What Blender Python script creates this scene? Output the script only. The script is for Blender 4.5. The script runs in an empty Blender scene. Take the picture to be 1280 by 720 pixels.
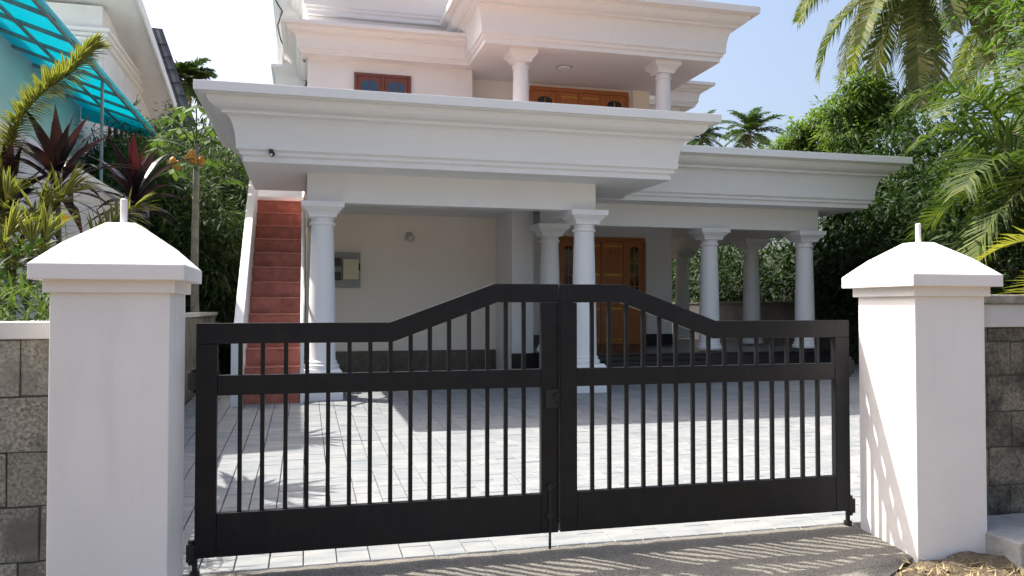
import bpy, math, random
import numpy as np
from mathutils import Vector, Matrix
R = math.radians
scn = bpy.context.scene
col = scn.collection

# ------------------------------------------------------------------ camera
YAW, PITCH, EYE = R(14.5), math.atan(24/1000), 1.55
cd = bpy.data.cameras.new('camera')
cd.lens, cd.sensor_width = 28.125, 36
cd.clip_start, cd.clip_end = 0.05, 3000
cam = bpy.data.objects.new('camera', cd)
cam.location = (0, 0, EYE)
cam.rotation_euler = (R(90)+PITCH, 0, -YAW)
col.objects.link(cam)
scn.camera = cam
scn.render.resolution_x, scn.render.resolution_y = 1024, 576

# ------------------------------------------------------------------ sky, sun, exposure
SUN = Vector((1.63, -1.0, -2.62)).normalized()      # direction the light travels
ELEV = math.asin(-SUN.z)
w = bpy.data.worlds.new('World')
scn.world = w
w.use_nodes = True
nt = w.node_tree
bgn = nt.nodes['Background']
sk = nt.nodes.new('ShaderNodeTexSky')
sk.sky_type = 'NISHITA'
sk.sun_disc = False
sk.sun_elevation = ELEV
sk.sun_rotation = math.atan2(-SUN.x, -SUN.y)
sk.altitude = 0
sk.air_density, sk.dust_density, sk.ozone_density = 1.0, 6.5, 1.0
nt.links.new(sk.outputs[0], bgn.inputs[0])
bgn.inputs[1].default_value = 0.15
sl = bpy.data.lights.new('sun', 'SUN')
sl.energy, sl.angle, sl.color = 4.2, R(0.53), (1.0, 0.95, 0.86)
so = bpy.data.objects.new('sun', sl)
so.rotation_euler = SUN.to_track_quat('-Z', 'Y').to_euler()
so.location = (-20, 15, 30)
col.objects.link(so)
scn.view_settings.view_transform = 'Standard'
scn.view_settings.look = 'None'
scn.view_settings.gamma = 1
scn.view_settings.exposure = 1.0

# ------------------------------------------------------------------ pixel helper (photo pixel -> direction; distance from a known plane)
_fw = Vector((math.sin(YAW)*math.cos(PITCH), math.cos(YAW)*math.cos(PITCH), math.sin(PITCH)))
_rt = Vector((math.cos(YAW), -math.sin(YAW), 0))
_up = _rt.cross(_fw)
_C = Vector((0, 0, EYE))
def ray(x, y): return _fw + _rt*((x-640)/1000) - _up*((y-360)/1000)
def onY(x, y, Y): d = ray(x, y); return _C + d*(Y/d.y)
def onX(x, y, X): d = ray(x, y); return _C + d*(X/d.x)

# ------------------------------------------------------------------ materials
MAT = {}
def newmat(name):
    m = bpy.data.materials.new(name); m.use_nodes = True
    MAT[name] = m
    n = m.node_tree
    return m, n, n.nodes['Principled BSDF']
def N(n, t, **kw):
    o = n.nodes.new(t)
    for k, v in kw.items(): setattr(o, k, v)
    return o
def noise(n, scale, detail=4, rough=.55, coord='Object', stretch=None):
    tc = N(n, 'ShaderNodeNewGeometry')
    src = tc.outputs['Position']
    if stretch:
        mp = N(n, 'ShaderNodeMapping'); mp.inputs['Scale'].default_value = stretch
        n.links.new(src, mp.inputs[0]); src = mp.outputs[0]
    t = N(n, 'ShaderNodeTexNoise')
    t.inputs['Scale'].default_value = scale; t.inputs['Detail'].default_value = detail
    t.inputs['Roughness'].default_value = rough
    n.links.new(src, t.inputs['Vector'])
    return t.outputs[0]
def ramp(n, fac, stops):
    r = N(n, 'ShaderNodeValToRGB')
    e = r.color_ramp.elements
    while len(e) < len(stops): e.new(0.5)
    for i, (p, c) in enumerate(stops):
        e[i].position = p; e[i].color = (c[0], c[1], c[2], 1)
    n.links.new(fac, r.inputs[0])
    return r.outputs[0]
def mix(n, fac, a, b, mode='MIX'):
    m = N(n, 'ShaderNodeMix', data_type='RGBA', blend_type=mode)
    for s, v in ((m.inputs[0], fac), (m.inputs[6], a), (m.inputs[7], b)):
        if hasattr(v, 'links') or hasattr(v, 'is_linked'): n.links.new(v, s)
        elif isinstance(v, (tuple, list)): s.default_value = (v[0], v[1], v[2], 1)
        else: s.default_value = v
    return m.outputs[2]
def bump(n, b, h, strength=.3, dist=.01):
    bp = N(n, 'ShaderNodeBump'); bp.inputs['Strength'].default_value = strength
    bp.inputs['Distance'].default_value = dist
    n.links.new(h, bp.inputs['Height']); n.links.new(bp.outputs[0], b.inputs['Normal'])
def paint(name, c, rough=.6, dirt=.12, bs=.12, stain=None):
    m, n, b = newmat(name)
    a = noise(n, 1.1, 6, .6)
    s = noise(n, 5, 5, .6, stretch=(1, 1, .12))
    d = tuple(x*(1-dirt) for x in c)
    c1 = ramp(n, a, [(.3, d), (.62, c)])
    st = stain or tuple(x*(1-dirt*1.6) for x in c)
    c2 = mix(n, ramp(n, s, [(.56, (0, 0, 0)), (.78, (.55, .55, .55))]), c1, st)
    n.links.new(c2, b.inputs['Base Color'])
    b.inputs['Roughness'].default_value = rough
    bump(n, b, noise(n, 60, 5, .7), bs, .004)
    return m
def plain(name, c, rough=.5, metal=0, var=.15, scale=8, bs=0):
    m, n, b = newmat(name)
    a = noise(n, scale, 5, .6)
    n.links.new(ramp(n, a, [(.3, tuple(x*(1-var) for x in c)), (.7, tuple(min(1, x*(1+var)) for x in c))]), b.inputs['Base Color'])
    b.inputs['Roughness'].default_value = rough; b.inputs['Metallic'].default_value = metal
    if bs: bump(n, b, noise(n, scale*6, 5, .7), bs, .01)
    return m
paint('white_paint', (.81, .805, .795), .65, .035)
paint('pillar_paint', (.80, .77, .75), .7, .09, .25, stain=(.66, .62, .58))
paint('blush_paint', (.78, .755, .745), .65, .03)
paint('grey_white_paint', (.74, .74, .74), .7, .12)
paint('beige_wall_paint', (.88, .81, .71), .7, .04)
paint('awning_light_wall_paint', (.55, .66, .64), .7, .08)  # teal of the light through the awning is put into this wall colour
plain('gate_enamel', (.006, .0065, .0085), .42, 0, .3, 14).node_tree.nodes['Principled BSDF'].inputs['Specular IOR Level'].default_value = .3
g_ = MAT['gate_enamel'].node_tree; gb = g_.nodes['Principled BSDF']
oldc = gb.inputs['Base Color'].links[0].from_socket
g_.links.new(mix(g_, ramp(g_, noise(g_, 9, 7, .7, stretch=(1, 1, .35)), [(.55, (0, 0, 0)), (.8, (.3, .3, .3))]), oldc, (.035, .03, .026)), gb.inputs['Base Color'])
g_.links.new(ramp(g_, noise(g_, 5, 6, .65), [(.3, (.3, .3, .3)), (.7, (.6, .6, .6))]), gb.inputs['Roughness'])
plain('dark_iron', (.02, .02, .022), .5, .3, .3, 20)
plain('granite_black', (.02, .02, .022), .25, 0, .4, 60)
plain('dado_stone', (.10, .085, .06), .5, 0, .35, 9)
plain('red_oxide', (.40, .125, .085), .55, 0, .3, 7, .1)
plain('step_nosing', (.58, .24, .18), .5, 0, .2, 12)
plain('pvc_white', (.75, .75, .74), .45, 0, .08, 10)
plain('meter_grey', (.33, .34, .31), .5, 0, .1, 10)
plain('meter_cream', (.62, .60, .42), .4, 0, .06, 10)
plain('lens_black', (.015, .015, .017), .25, 0, .1, 10)
plain('brass', (.65, .38, .08), .3, 1, .1, 10)
plain('frame_steel', (.20, .25, .25), .5, .2, .2, 8)
plain('tile_slate', (.05, .055, .065), .55, 0, .35, 3)
plain('blue_sheet', (.02, .10, .38), .4, 0, .2, 4)
plain('brown_frame', (.12, .035, .022), .5, 0, .2, 6)
plain('lamp_glass', (.55, .55, .52), .3, 0, .1, 10)
plain('palm_trunk', (.17, .145, .115), .9, 0, .4, 6, .5)
plain('bark', (.11, .085, .06), .9, 0, .4, 8, .5)
plain('papaya_bark', (.30, .27, .20), .85, 0, .3, 10, .4)
plain('papaya_fruit', (.55, .24, .03), .5, 0, .35, 9)
plain('rachis', (.22, .22, .06), .6, 0, .2, 6)
plain('straw', (.42, .33, .17), .9, 0, .4, 30)
plain('flower_yellow', (.75, .42, .02), .6, 0, .1, 30)

def wood(name, c1, c2):
    m, n, b = newmat(name)
    a = noise(n, 6, 6, .6, stretch=(6, 6, .5))
    n.links.new(ramp(n, a, [(.3, c1), (.7, c2)]), b.inputs['Base Color'])
    b.inputs['Roughness'].default_value = .38
    return m
wood('teak', (.30, .095, .028), (.46, .165, .05))
wood('teak_panel', (.34, .11, .033), (.52, .19, .06))
wood('rosewood', (.13, .035, .02), (.20, .055, .03))

def glass(name, c, rough=.08):
    m, n, b = newmat(name)
    b.inputs['Base Color'].default_value = (*c, 1)
    b.inputs['Roughness'].default_value = rough
    b.inputs['Coat Weight'].default_value = .5
    return m
glass('dark_glass', (.012, .016, .018)); glass('blue_glass', (.02, .055, .11))

def blockmat(name, c1, c2, c3, moss):
    m, n, b = newmat(name)
    big = noise(n, 3.2, 6, .65); sp = noise(n, 55, 4, .75); mid = noise(n, 14, 6, .7)
    base = ramp(n, mid, [(.25, c1), (.5, c2), (.75, c3)])
    base = mix(n, ramp(n, sp, [(.42, (0, 0, 0)), (.66, (.9, .9, .9))]), base, tuple(x*1.7 for x in c3))
    base = mix(n, ramp(n, sp, [(.25, (.9, .9, .9)), (.42, (0, 0, 0))]), base, (.02, .018, .014))
    base = mix(n, ramp(n, big, [(.45, (0, 0, 0)), (.62, (.9, .9, .9))]), base, moss)
    oi = N(n, 'ShaderNodeObjectInfo')
    hs = N(n, 'ShaderNodeHueSaturation')
    mr = N(n, 'ShaderNodeMapRange'); mr.inputs[3].default_value = .72; mr.inputs[4].default_value = 1.3
    n.links.new(oi.outputs['Random'], mr.inputs[0]); n.links.new(mr.outputs[0], hs.inputs['Value'])
    n.links.new(base, hs.inputs['Color'])
    n.links.new(hs.outputs[0], b.inputs['Base Color'])
    b.inputs['Roughness'].default_value = .95
    bump(n, b, sp, .9, .012)
    return m
blockmat('block_stone', (.14, .13, .105), (.23, .216, .178), (.32, .30, .245), (.18, .175, .145))
blockmat('block_stone_dark', (.07, .06, .045), (.13, .115, .085), (.17, .15, .115), (.022, .02, .017))
plain('terrace_tile', (.36, .245, .215), .7, 0, .2, 4)
plain('mortar', (.12, .112, .095), .95, 0, .3, 20, .5)
paint('coping_paint', (.66, .65, .62), .8, .2, .4, stain=(.30, .27, .22))
plain('coping_mossy', (.26, .24, .20), .95, 0, .5, 9, .6)
plain('wall_grey', (.045, .045, .043), .95, 0, .45, 3, .5)
plain('footing_concrete', (.30, .30, .29), .9, 0, .25, 7, .5)

def pavermat():
    m, n, b = newmat('paver')
    g = N(n, 'ShaderNodeNewGeometry'); sx = N(n, 'ShaderNodeSeparateXYZ')
    n.links.new(g.outputs['Position'], sx.inputs[0])
    def mth(op, a, bb=None):
        k = N(n, 'ShaderNodeMath', operation=op)
        for i, v in enumerate((a, bb)):
            if v is None: continue
            if isinstance(v, (int, float)): k.inputs[i].default_value = v
            else: n.links.new(v, k.inputs[i])
        return k.outputs[0]
    cx = mth('FLOOR', mth('DIVIDE', mth('ADD', sx.outputs[0], 1.6), .2))
    off = mth('MULTIPLY', mth('MODULO', cx, 2), .5)
    ry = mth('FLOOR', mth('ADD', mth('DIVIDE', mth('SUBTRACT', sx.outputs[1], 5.0), .4), off))
    cb = N(n, 'ShaderNodeCombineXYZ'); n.links.new(cx, cb.inputs[0]); n.links.new(ry, cb.inputs[1])
    wn = N(n, 'ShaderNodeTexWhiteNoise'); n.links.new(cb.outputs[0], wn.inputs[0])
    base = ramp(n, wn.outputs[0], [(0, (.235, .247, .255)), (.5, (.265, .274, .278)), (1, (.295, .30, .299))])
    s = noise(n, 2.6, 6, .65, stretch=(1, 3.2, 1)); s2 = noise(n, 40, 5, .7)
    base = mix(n, ramp(n, s, [(.40, (0, 0, 0)), (.64, (.8, .8, .8))]), base, (.17, .195, .215))
    base = mix(n, ramp(n, s2, [(.5, (0, 0, 0)), (.75, (.4, .4, .4))]), base, (.17, .17, .165))
    n.links.new(base, b.inputs['Base Color'])
    b.inputs['Roughness'].default_value = .75
    bump(n, b, s2, .3, .004)
pavermat()
def apronmat():
    m, n, b = newmat('apron_concrete')
    a = noise(n, 2.3, 6, .65); sp = noise(n, 90, 4, .8); md = noise(n, 18, 6, .7)
    base = ramp(n, a, [(.3, (.165, .158, .14)), (.6, (.25, .23, .195))])
    base = mix(n, ramp(n, sp, [(.4, (.8, .8, .8)), (.52, (0, 0, 0))]), base, (.06, .058, .052))
    base = mix(n, ramp(n, sp, [(.56, (0, 0, 0)), (.7, (.8, .8, .8))]), base, (.40, .365, .29))
    base = mix(n, ramp(n, md, [(.55, (0, 0, 0)), (.75, (.5, .5, .5))]), base, (.16, .15, .13))
    n.links.new(base, b.inputs['Base Color']); b.inputs['Roughness'].default_value = .95
    bump(n, b, sp, .8, .008)
apronmat()
def dirtmat():
    m, n, b = newmat('dirt')
    a = noise(n, 3, 7, .7); sp = noise(n, 60, 5, .8)
    base = ramp(n, a, [(.3, (.13, .095, .06)), (.5, (.22, .165, .105)), (.7, (.31, .25, .17))])
    base = mix(n, ramp(n, sp, [(.42, (.8, .8, .8)), (.5, (0, 0, 0))]), base, (.06, .05, .035))
    n.links.new(base, b.inputs['Base Color']); b.inputs['Roughness'].default_value = 1
    bump(n, b, sp, 1, .03)
dirtmat()
def poly():
    m, n, b = newmat('turquoise_sheet')
    b.inputs['Base Color'].default_value = (.01, .50, .55, 1); b.inputs['Roughness'].default_value = .3
    t = N(n, 'ShaderNodeBsdfTranslucent'); t.inputs[0].default_value = (.01, .66, .74, 1)
    mx = N(n, 'ShaderNodeMixShader'); mx.inputs[0].default_value = .62
    n.links.new(b.outputs[0], mx.inputs[1]); n.links.new(t.outputs[0], mx.inputs[2])
    n.links.new(mx.outputs[0], n.nodes['Material Output'].inputs[0])
poly()
def leafmat(name, cols, trans=.35, rough=.62):
    m, n, b = newmat(name)
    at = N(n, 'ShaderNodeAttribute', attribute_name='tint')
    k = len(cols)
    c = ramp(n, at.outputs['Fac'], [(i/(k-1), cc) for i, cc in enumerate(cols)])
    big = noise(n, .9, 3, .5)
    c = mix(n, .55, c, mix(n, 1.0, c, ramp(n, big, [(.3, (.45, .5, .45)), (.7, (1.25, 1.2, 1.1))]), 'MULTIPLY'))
    n.links.new(c, b.inputs['Base Color']); b.inputs['Roughness'].default_value = rough; b.inputs['Specular IOR Level'].default_value = .3
    t = N(n, 'ShaderNodeBsdfTranslucent')
    n.links.new(mix(n, 1.0, c, (1.5, 1.7, .7), 'MULTIPLY'), t.inputs[0])
    mx = N(n, 'ShaderNodeMixShader'); mx.inputs[0].default_value = trans
    n.links.new(b.outputs[0], mx.inputs[1]); n.links.new(t.outputs[0], mx.inputs[2])
    n.links.new(mx.outputs[0], n.nodes['Material Output'].inputs[0])
    return m
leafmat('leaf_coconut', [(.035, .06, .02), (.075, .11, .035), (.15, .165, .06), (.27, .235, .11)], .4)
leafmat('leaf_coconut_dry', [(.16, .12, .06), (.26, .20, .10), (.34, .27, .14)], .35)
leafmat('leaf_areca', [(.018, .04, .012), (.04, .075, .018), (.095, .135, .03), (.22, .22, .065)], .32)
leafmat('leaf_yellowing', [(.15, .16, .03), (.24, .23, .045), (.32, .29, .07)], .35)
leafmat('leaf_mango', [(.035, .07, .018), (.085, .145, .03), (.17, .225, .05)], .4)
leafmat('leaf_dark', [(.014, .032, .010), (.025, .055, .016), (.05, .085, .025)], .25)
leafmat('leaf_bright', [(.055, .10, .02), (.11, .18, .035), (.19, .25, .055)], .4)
leafmat('leaf_papaya', [(.04, .08, .022), (.07, .12, .035), (.10, .15, .045)], .3)
leafmat('leaf_feather', [(.02, .042, .014), (.04, .075, .022), (.08, .115, .035)], .3)
leafmat('leaf_cordyline', [(.012, .008, .014), (.028, .012, .022), (.036, .012, .022), (.075, .009, .018)], .2, .3)
leafmat('leaf_variegated', [(.07, .10, .02), (.13, .15, .035), (.36, .33, .09), (.44, .41, .16)], .28, .4)
leafmat('leaf_grass', [(.03, .06, .015), (.05, .09, .022), (.12, .15, .04)], .3)

# ------------------------------------------------------------------ mesh helpers
WL = {}
class MB:
    def __init__(s): s.v = []; s.f = []; s.t = []
    def add(s, vs, fs, tint=None):
        o = len(s.v); s.v += [tuple(p) for p in vs]
        s.f += [tuple(i+o for i in f) for f in fs]
        if tint is not None: s.t += [tint]*len(fs)
        return s
    def box(s, x0, x1, y0, y1, z0, z1, tint=None):
        return s.add([(x0,y0,z0),(x1,y0,z0),(x1,y1,z0),(x0,y1,z0),(x0,y0,z1),(x1,y0,z1),(x1,y1,z1),(x0,y1,z1)],
              [(0,3,2,1),(4,5,6,7),(0,1,5,4),(1,2,6,5),(2,3,7,6),(3,0,4,7)], tint)
    def loft(s, rings, cap=True, tint=None):
        n = len(rings[0]); vs = [p for r in rings for p in r]; fs = []
        for k in range(len(rings)-1):
            for i in range(n):
                j = (i+1) % n
                fs.append((k*n+i, k*n+j, (k+1)*n+j, (k+1)*n+i))
        if cap:
            fs.append(tuple(range(n-1, -1, -1))); fs.append(tuple((len(rings)-1)*n+i for i in range(n)))
        return s.add(vs, fs, tint)
    def lathe(s, cx, cy, prof, seg=24):
        return s.loft([[(cx+r*math.cos(2*math.pi*i/seg), cy+r*math.sin(2*math.pi*i/seg), z) for i in range(seg)] for r, z in prof])
    def sq(s, cx, cy, prof):
        return s.loft([[(cx-h, cy-h, z), (cx+h, cy-h, z), (cx+h, cy+h, z), (cx-h, cy+h, z)] for h, z in prof])
    def rect(s, x0, x1, y0, y1, prof):
        return s.loft([[(x0-o, y0-o, z), (x1+o, y0-o, z), (x1+o, y1+o, z), (x0-o, y1+o, z)] for o, z in prof])
    def prismY(s, pts, y0, y1):           # pts (x,z) counter-clockwise seen from -Y
        n = len(pts)
        vs = [(x, y0, z) for x, z in pts]+[(x, y1, z) for x, z in pts]
        fs = [tuple(range(n)), tuple(range(2*n-1, n-1, -1))]
        fs += [(i, i+n, (i+1) % n+n, (i+1) % n) for i in range(n)]
        return s.add(vs, fs)
    def prismX(s, pts, x0, x1):           # pts (y,z)
        n = len(pts)
        vs = [(x0, y, z) for y, z in pts]+[(x1, y, z) for y, z in pts]
        fs = [tuple(range(n-1, -1, -1)), tuple(range(n, 2*n))]
        fs += [(i, (i+1) % n, (i+1) % n+n, i+n) for i in range(n)]
        return s.add(vs, fs)
    def tube(s, pts, rad, seg=8):
        pts = [Vector(p) for p in pts]; n = len(pts)
        rads = rad if isinstance(rad, (list, tuple)) else [rad]*n
        rings = []
        for i, p in enumerate(pts):
            t = (pts[min(i+1, n-1)]-pts[max(i-1, 0)]).normalized()
            a = t.cross(Vector((0, 0, 1)) if abs(t.z) < .9 else Vector((1, 0, 0))).normalized()
            b = t.cross(a)
            rings.append([p+(a*math.cos(2*math.pi*k/seg)+b*math.sin(2*math.pi*k/seg))*rads[i] for k in range(seg)])
        return s.loft(rings)
    def ball(s, c, r, seg=12, rings=8, squash=1):
        pr = [(max(1e-4, r*math.sin(math.pi*k/rings)), c[2]-r*squash*math.cos(math.pi*k/rings)) for k in range(rings+1)]
        return s.lathe(c[0], c[1], pr, seg)
    def mesh(s, name, mat, smooth=False, origin=(0, 0, 0)):
        me = bpy.data.meshes.new(name)
        ox, oy, oz = origin
        me.from_pydata([(x-ox, y-oy, z-oz) for x, y, z in s.v], [], s.f)
        if s.t:
            a = me.attributes.new('tint', 'FLOAT', 'FACE')
            a.data.foreach_set('value', np.array(s.t, dtype=np.float32))
        if mat: me.materials.append(MAT[mat])
        if smooth: me.polygons.foreach_set('use_smooth', np.ones(len(me.polygons), dtype=bool))
        me.update()
        return me
    def build(s, name, mat, parent=None, smooth=False, bevel=0, origin=None):
        a = np.array(s.v)
        if origin is None:
            lo, hi = a.min(0), a.max(0)
            origin = ((lo[0]+hi[0])/2, (lo[1]+hi[1])/2, lo[2])
        me = s.mesh(name, mat, smooth, origin)
        o = put(name, me, origin, parent)
        if bevel:
            bm = o.modifiers.new('bevel', 'BEVEL'); bm.width = bevel; bm.segments = 2; bm.limit_method = 'ANGLE'
        if smooth:
            try: me.set_sharp_from_angle(angle=R(40))
            except Exception: pass
        return o
def put(name, me, loc, parent=None, rot=None, scale=None):
    o = bpy.data.objects.new(name, me); col.objects.link(o)
    loc = Vector(loc); WL[o] = loc
    o.location = loc-(WL[parent] if parent else Vector())
    if parent: o.parent = parent
    if rot: o.rotation_euler = rot
    if scale: o.scale = scale if isinstance(scale, (tuple, list)) else (scale,)*3
    return o
def tag(o, label, cat, group=None):
    o['label'] = label; o['category'] = cat
    if group: o['group'] = group
    return o
def thing(name, loc, label, cat, group=None):
    return tag(put(name, None, loc), label, cat, group)
def struct(o): o['kind'] = 'structure'; return o
def stuff(o): o['kind'] = 'stuff'; return o
def B(*a): return MB().box(*a)

# ------------------------------------------------------------------ ground
def gz(y):                                     # finished level of drive and yard
    if y < 5.0: return max(-.42, .105*(y-5.0))
    return min(.24, .0285*(y-5.0))
m = MB()
ys = [-900, -200, -30, 0, 1.8, 3, 4, 5, 7, 9, 11, 13.4, 20, 60, 300, 1500]
xs = [-1200, -200, -40, -10, -2, 1, 4, 8, 15, 60, 300, 1500]
vs = [(x, y, gz(y)-.09) for y in ys for x in xs]
nx = len(xs)
m.add(vs, [(j*nx+i, j*nx+i+1, (j+1)*nx+i+1, (j+1)*nx+i) for j in range(len(ys)-1) for i in range(nx-1)])
struct(m.build('ground', 'dirt', origin=(0, 0, 0)))

# apron: a rough concrete ramp falling from the paving to the street, broken edge on the right
rnd = random.Random(3)
m = MB()
nxa, nya = 60, 28
ring = []
for j in range(nya+1):
    y = 5.0-j*(3.3/nya)
    xr = 3.83-(.16 if y < 4.40 else 0)-max(0, 4.36-y)*1.35+.05*math.sin(y*23)+.03*math.sin(y*51)
    if y > 4.40: xr = 3.826
    xr = max(xr, 1.2)
    for i in range(nxa+1):
        x = -.70+(xr+.70)*i/nxa
        e = min(1, (xr-x)/.25) if y < 4.4 else 1
        ring.append((x, y, gz(y)-.008+min(1, (5-y)/.25)*(.006*math.sin(x*7.1+y*3)+.005*math.sin(x*15+y*11))+rnd.uniform(-.003, .003)-(1-e)**2*.07))
m.add(ring, [(j*(nxa+1)+i+1, j*(nxa+1)+i, (j+1)*(nxa+1)+i, (j+1)*(nxa+1)+i+1) for j in range(nya) for i in range(nxa)])
struct(m.build('driveway_apron', 'apron_concrete', smooth=True))

# dirt verge heap at the foot of the right pillar and in front of the wall
m = MB(); vs = []
NX, NY = 70, 50
for j in range(NY+1):
    for i in range(NX+1):
        x = 2.0+i*(5.0/NX); y = 2.2+j*(2.15/NY)
        h = gz(y)-.05-.02*max(0, min(1, (3.9-x)/.3))+.016*math.sin(x*5.3+y*2)*math.sin(y*7+x)+.02*math.sin(x*17)*math.sin(y*19)+rnd.uniform(-.012, .012)
        h += .05*math.exp(-((x-4.2)**2+(y-4.25)**2)/.06)+.03*math.exp(-((x-3.9)**2+(y-4.33)**2)/.02)+.06*max(0, min(1, (x-3.6)/1.5))
        vs.append((x, y, h))
m.add(vs, [(j*(NX+1)+i, j*(NX+1)+i+1, (j+1)*(NX+1)+i+1, (j+1)*(NX+1)+i) for j in range(NY) for i in range(NX)])
struct(m.build('verge', 'dirt', smooth=True))
# dry straw and leaf litter on the verge
m = MB()
for k in range(5200):
    x, y = rnd.uniform(2.4, 5.2), rnd.uniform(3.0, 4.36)
    if x < 3.80-max(0, 4.36-y)*1.35+rnd.gauss(0, .08): continue
    z = gz(y)-.045+rnd.uniform(0, .035)+.06*max(0, min(1, (x-3.6)/1.5)); a = rnd.uniform(0, 6.28); L = rnd.uniform(.02, .09); wd = rnd.uniform(.0015, .007)
    dx, dy = math.cos(a), math.sin(a)
    m.add([(x-dy*wd, y+dx*wd, z), (x+dy*wd, y-dx*wd, z), (x+dx*L, y+dy*L, z+rnd.uniform(-.01, .05))], [(0, 1, 2)])
tag(stuff(m.build('leaf_litter', 'straw')), 'dry straw and leaf litter on the soil by the right pillar', 'litter')

# ------------------------------------------------------------------ paving: individual pavers
PX0, PY0, PW, PL = -1.6, 5.0, .2, .4
bed = MB().add([(-1.62, 5.0, gz(5)-.045), (12.4, 5.0, gz(5)-.045), (12.4, 13.42, gz(13.42)-.045), (-1.62, 13.42, gz(13.42)-.045),
                (12.4, 17.0, gz(17)-.045), (-1.62, 17.0, gz(17)-.045)], [(0, 1, 2, 3), (3, 2, 4, 5)])
bed.add([(-1.62, 5.0, -.3), (12.4, 5.0, -.3), (12.4, 5.0, gz(5)-.045), (-1.62, 5.0, gz(5)-.045)], [(0, 1, 2, 3)])
paving = struct(bed.build('paving', 'mortar', origin=(5, 5, 0)))
def paver_geo(x0, x1, y0, y1, dz=0):
    g, c = rnd.uniform(.0012, .0035), .004
    a0, a1, b0, b1 = x0+g, x1-g, y0+g, y1-g
    vs = []
    for (u0, u1, v0, v1, dzz) in ((a0, a1, b0, b1, -.05), (a0, a1, b0, b1, -.006), (a0+c, a1-c, b0+c, b1-c, 0)):
        vs += [(u0, v0, gz(v0)+dzz+dz), (u1, v0, gz(v0)+dzz+dz), (u1, v1, gz(v1)+dzz+dz), (u0, v1, gz(v1)+dzz+dz)]
    fs = [(8, 9, 10, 11)]
    for k in (0, 4):
        for i in range(4):
            j = (i+1) % 4; fs.append((k+i, k+j, k+4+j, k+4+i))
    return vs, fs
cells = []
for c in range(70):
    off = (c % 2)*.5
    for r in range(32):
        y0 = PY0+(r-off)*PL; y1 = y0+PL
        y0 = max(y0, PY0)
        if y1 > 16.9: continue
        cells.append((PX0+c*PW, PX0+(c+1)*PW, y0, y1))
def vis(c):
    x, y = (c[0]+c[1])/2, (c[2]+c[3])/2
    v = Vector((x, y, gz(y)))-_C; d = v.dot(_fw); px = 640+1000*v.dot(_rt)/d
    return (px < 225 or px > 1076 or y > 14, d)
cells.sort(key=vis)
far = MB()
for k, cc in enumerate(cells):
    vs, fs = paver_geo(*cc, dz=rnd.uniform(-.0015, .0015))
    if k < 300: MB().add(vs, fs).build('paver', 'paver', paving)
    else: far.add(vs, fs)
stuff(far.build('far_pavers', 'paver', paving))

# ------------------------------------------------------------------ gate
GY0, GY1 = 4.95, 5.0
def gate_leaf(sgn, label):
    # local u runs from hinge (0) to meeting stile; sgn=+1 left leaf, -1 right leaf
    xh = -.61 if sgn > 0 else 3.775
    def X(u): return xh+sgn*u
    W = 2.201 if sgn > 0 else 2.172
    t = thing('gate_leaf', (xh, 4.975, 0), label, 'gate', 'black double gate')
    def part(name, u0, u1, z0, z1, y0=GY0, y1=GY1, mat='gate_enamel', bev=.004):
        return B(min(X(u0), X(u1)), max(X(u0), X(u1)), y0, y1, z0, z1).build(name, mat, t, bevel=bev)
    f1, f2 = (1.113, 1.775) if sgn > 0 else (1.054, 1.725)
    top = [(0, 1.457), (f1, 1.457), (f2, 1.70), (W, 1.70)]
    bot = [(W, 1.581), (f2+.02, 1.581), (f1+.02, 1.336), (0, 1.336)]
    poly = [(X(u), z) for u, z in bot[::-1]]+[(X(u), z) for u, z in top[::-1]]
    if sgn < 0: poly = poly[::-1]
    MB().prismY(poly, GY0, GY1).build('top_rail', 'gate_enamel', t, bevel=.004)
    part('stile', 0, .118, .10, 1.335)
    part('stile', W-.116, W, .10, 1.580)
    part('middle_rail', .119, W-.117, 1.035, 1.152)
    part('bottom_panel', .119, W-.117, .10, .352)
    pxs = [300, 328, 357, 383.5, 410, 436.5, 462.5, 488, 513, 537, 561, 586, 609, 632, 654.5] if sgn > 0 else \
          [740, 761.5, 783, 804, 824.5, 845, 866, 886, 906, 926, 946, 965, 984, 1003, 1022]
    for p in pxs:
        x = onY(p, 530, 4.975).x; u = (x-xh)*sgn
        zt = 1.34 if u < f1 else (1.585 if u > f2 else 1.34+(u-f1)/(f2-f1)*.245)
        B(x-.0125, x+.0125, 4.963, 4.988, .351, 1.0345).build('bar', 'gate_enamel', t, bevel=.002)
        B(x-.0125, x+.0125, 4.963, 4.988, 1.1525, zt+.01).build('bar', 'gate_enamel', t, bevel=.002)
    # hinges
    for z in (.13, 1.12):
        h = MB().lathe(X(-.02), 4.985, [(.018, z-.07), (.018, z+.07)], 12).build('hinge', 'dark_iron', t, smooth=True)
        B(min(X(-.045), X(.0)), max(X(-.045), X(0)), 4.96, 4.975, z-.05, z+.05).build('hinge_plate', 'dark_iron', h)
    if sgn > 0:
        MB().tube([(1.53, 4.945, .0), (1.53, 4.945, .42)], .009, 8).build('drop_bolt', 'dark_iron', t, smooth=True)
        for z in (.2, .38): B(1.51, 1.55, 4.935, 4.949, z, z+.03).build('bolt_keeper', 'dark_iron', t)
        lk = B(1.50, 1.585, 4.938, 4.949, .90, 1.02).build('lock_plate', 'dark_iron', t, bevel=.003)
        MB().tube([(1.57, 4.94, .99), (1.57, 4.90, .99), (1.57, 4.90, .93)], .010, 8).build('lock_handle', 'dark_iron', lk, smooth=True)
        B(1.585, 1.594, 4.94, 4.948, .16, 1.60).build('cover_strip', 'gate_enamel', t)
    # foot pivot set in the drive
    zf = gz(4.98)
    MB().lathe(X(-.0), 4.985, [(.028, -.09), (.028, .02), (.016, .021), (.016, .098)], 12).build('pivot', 'dark_iron', t, smooth=True)
    return t
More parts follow.
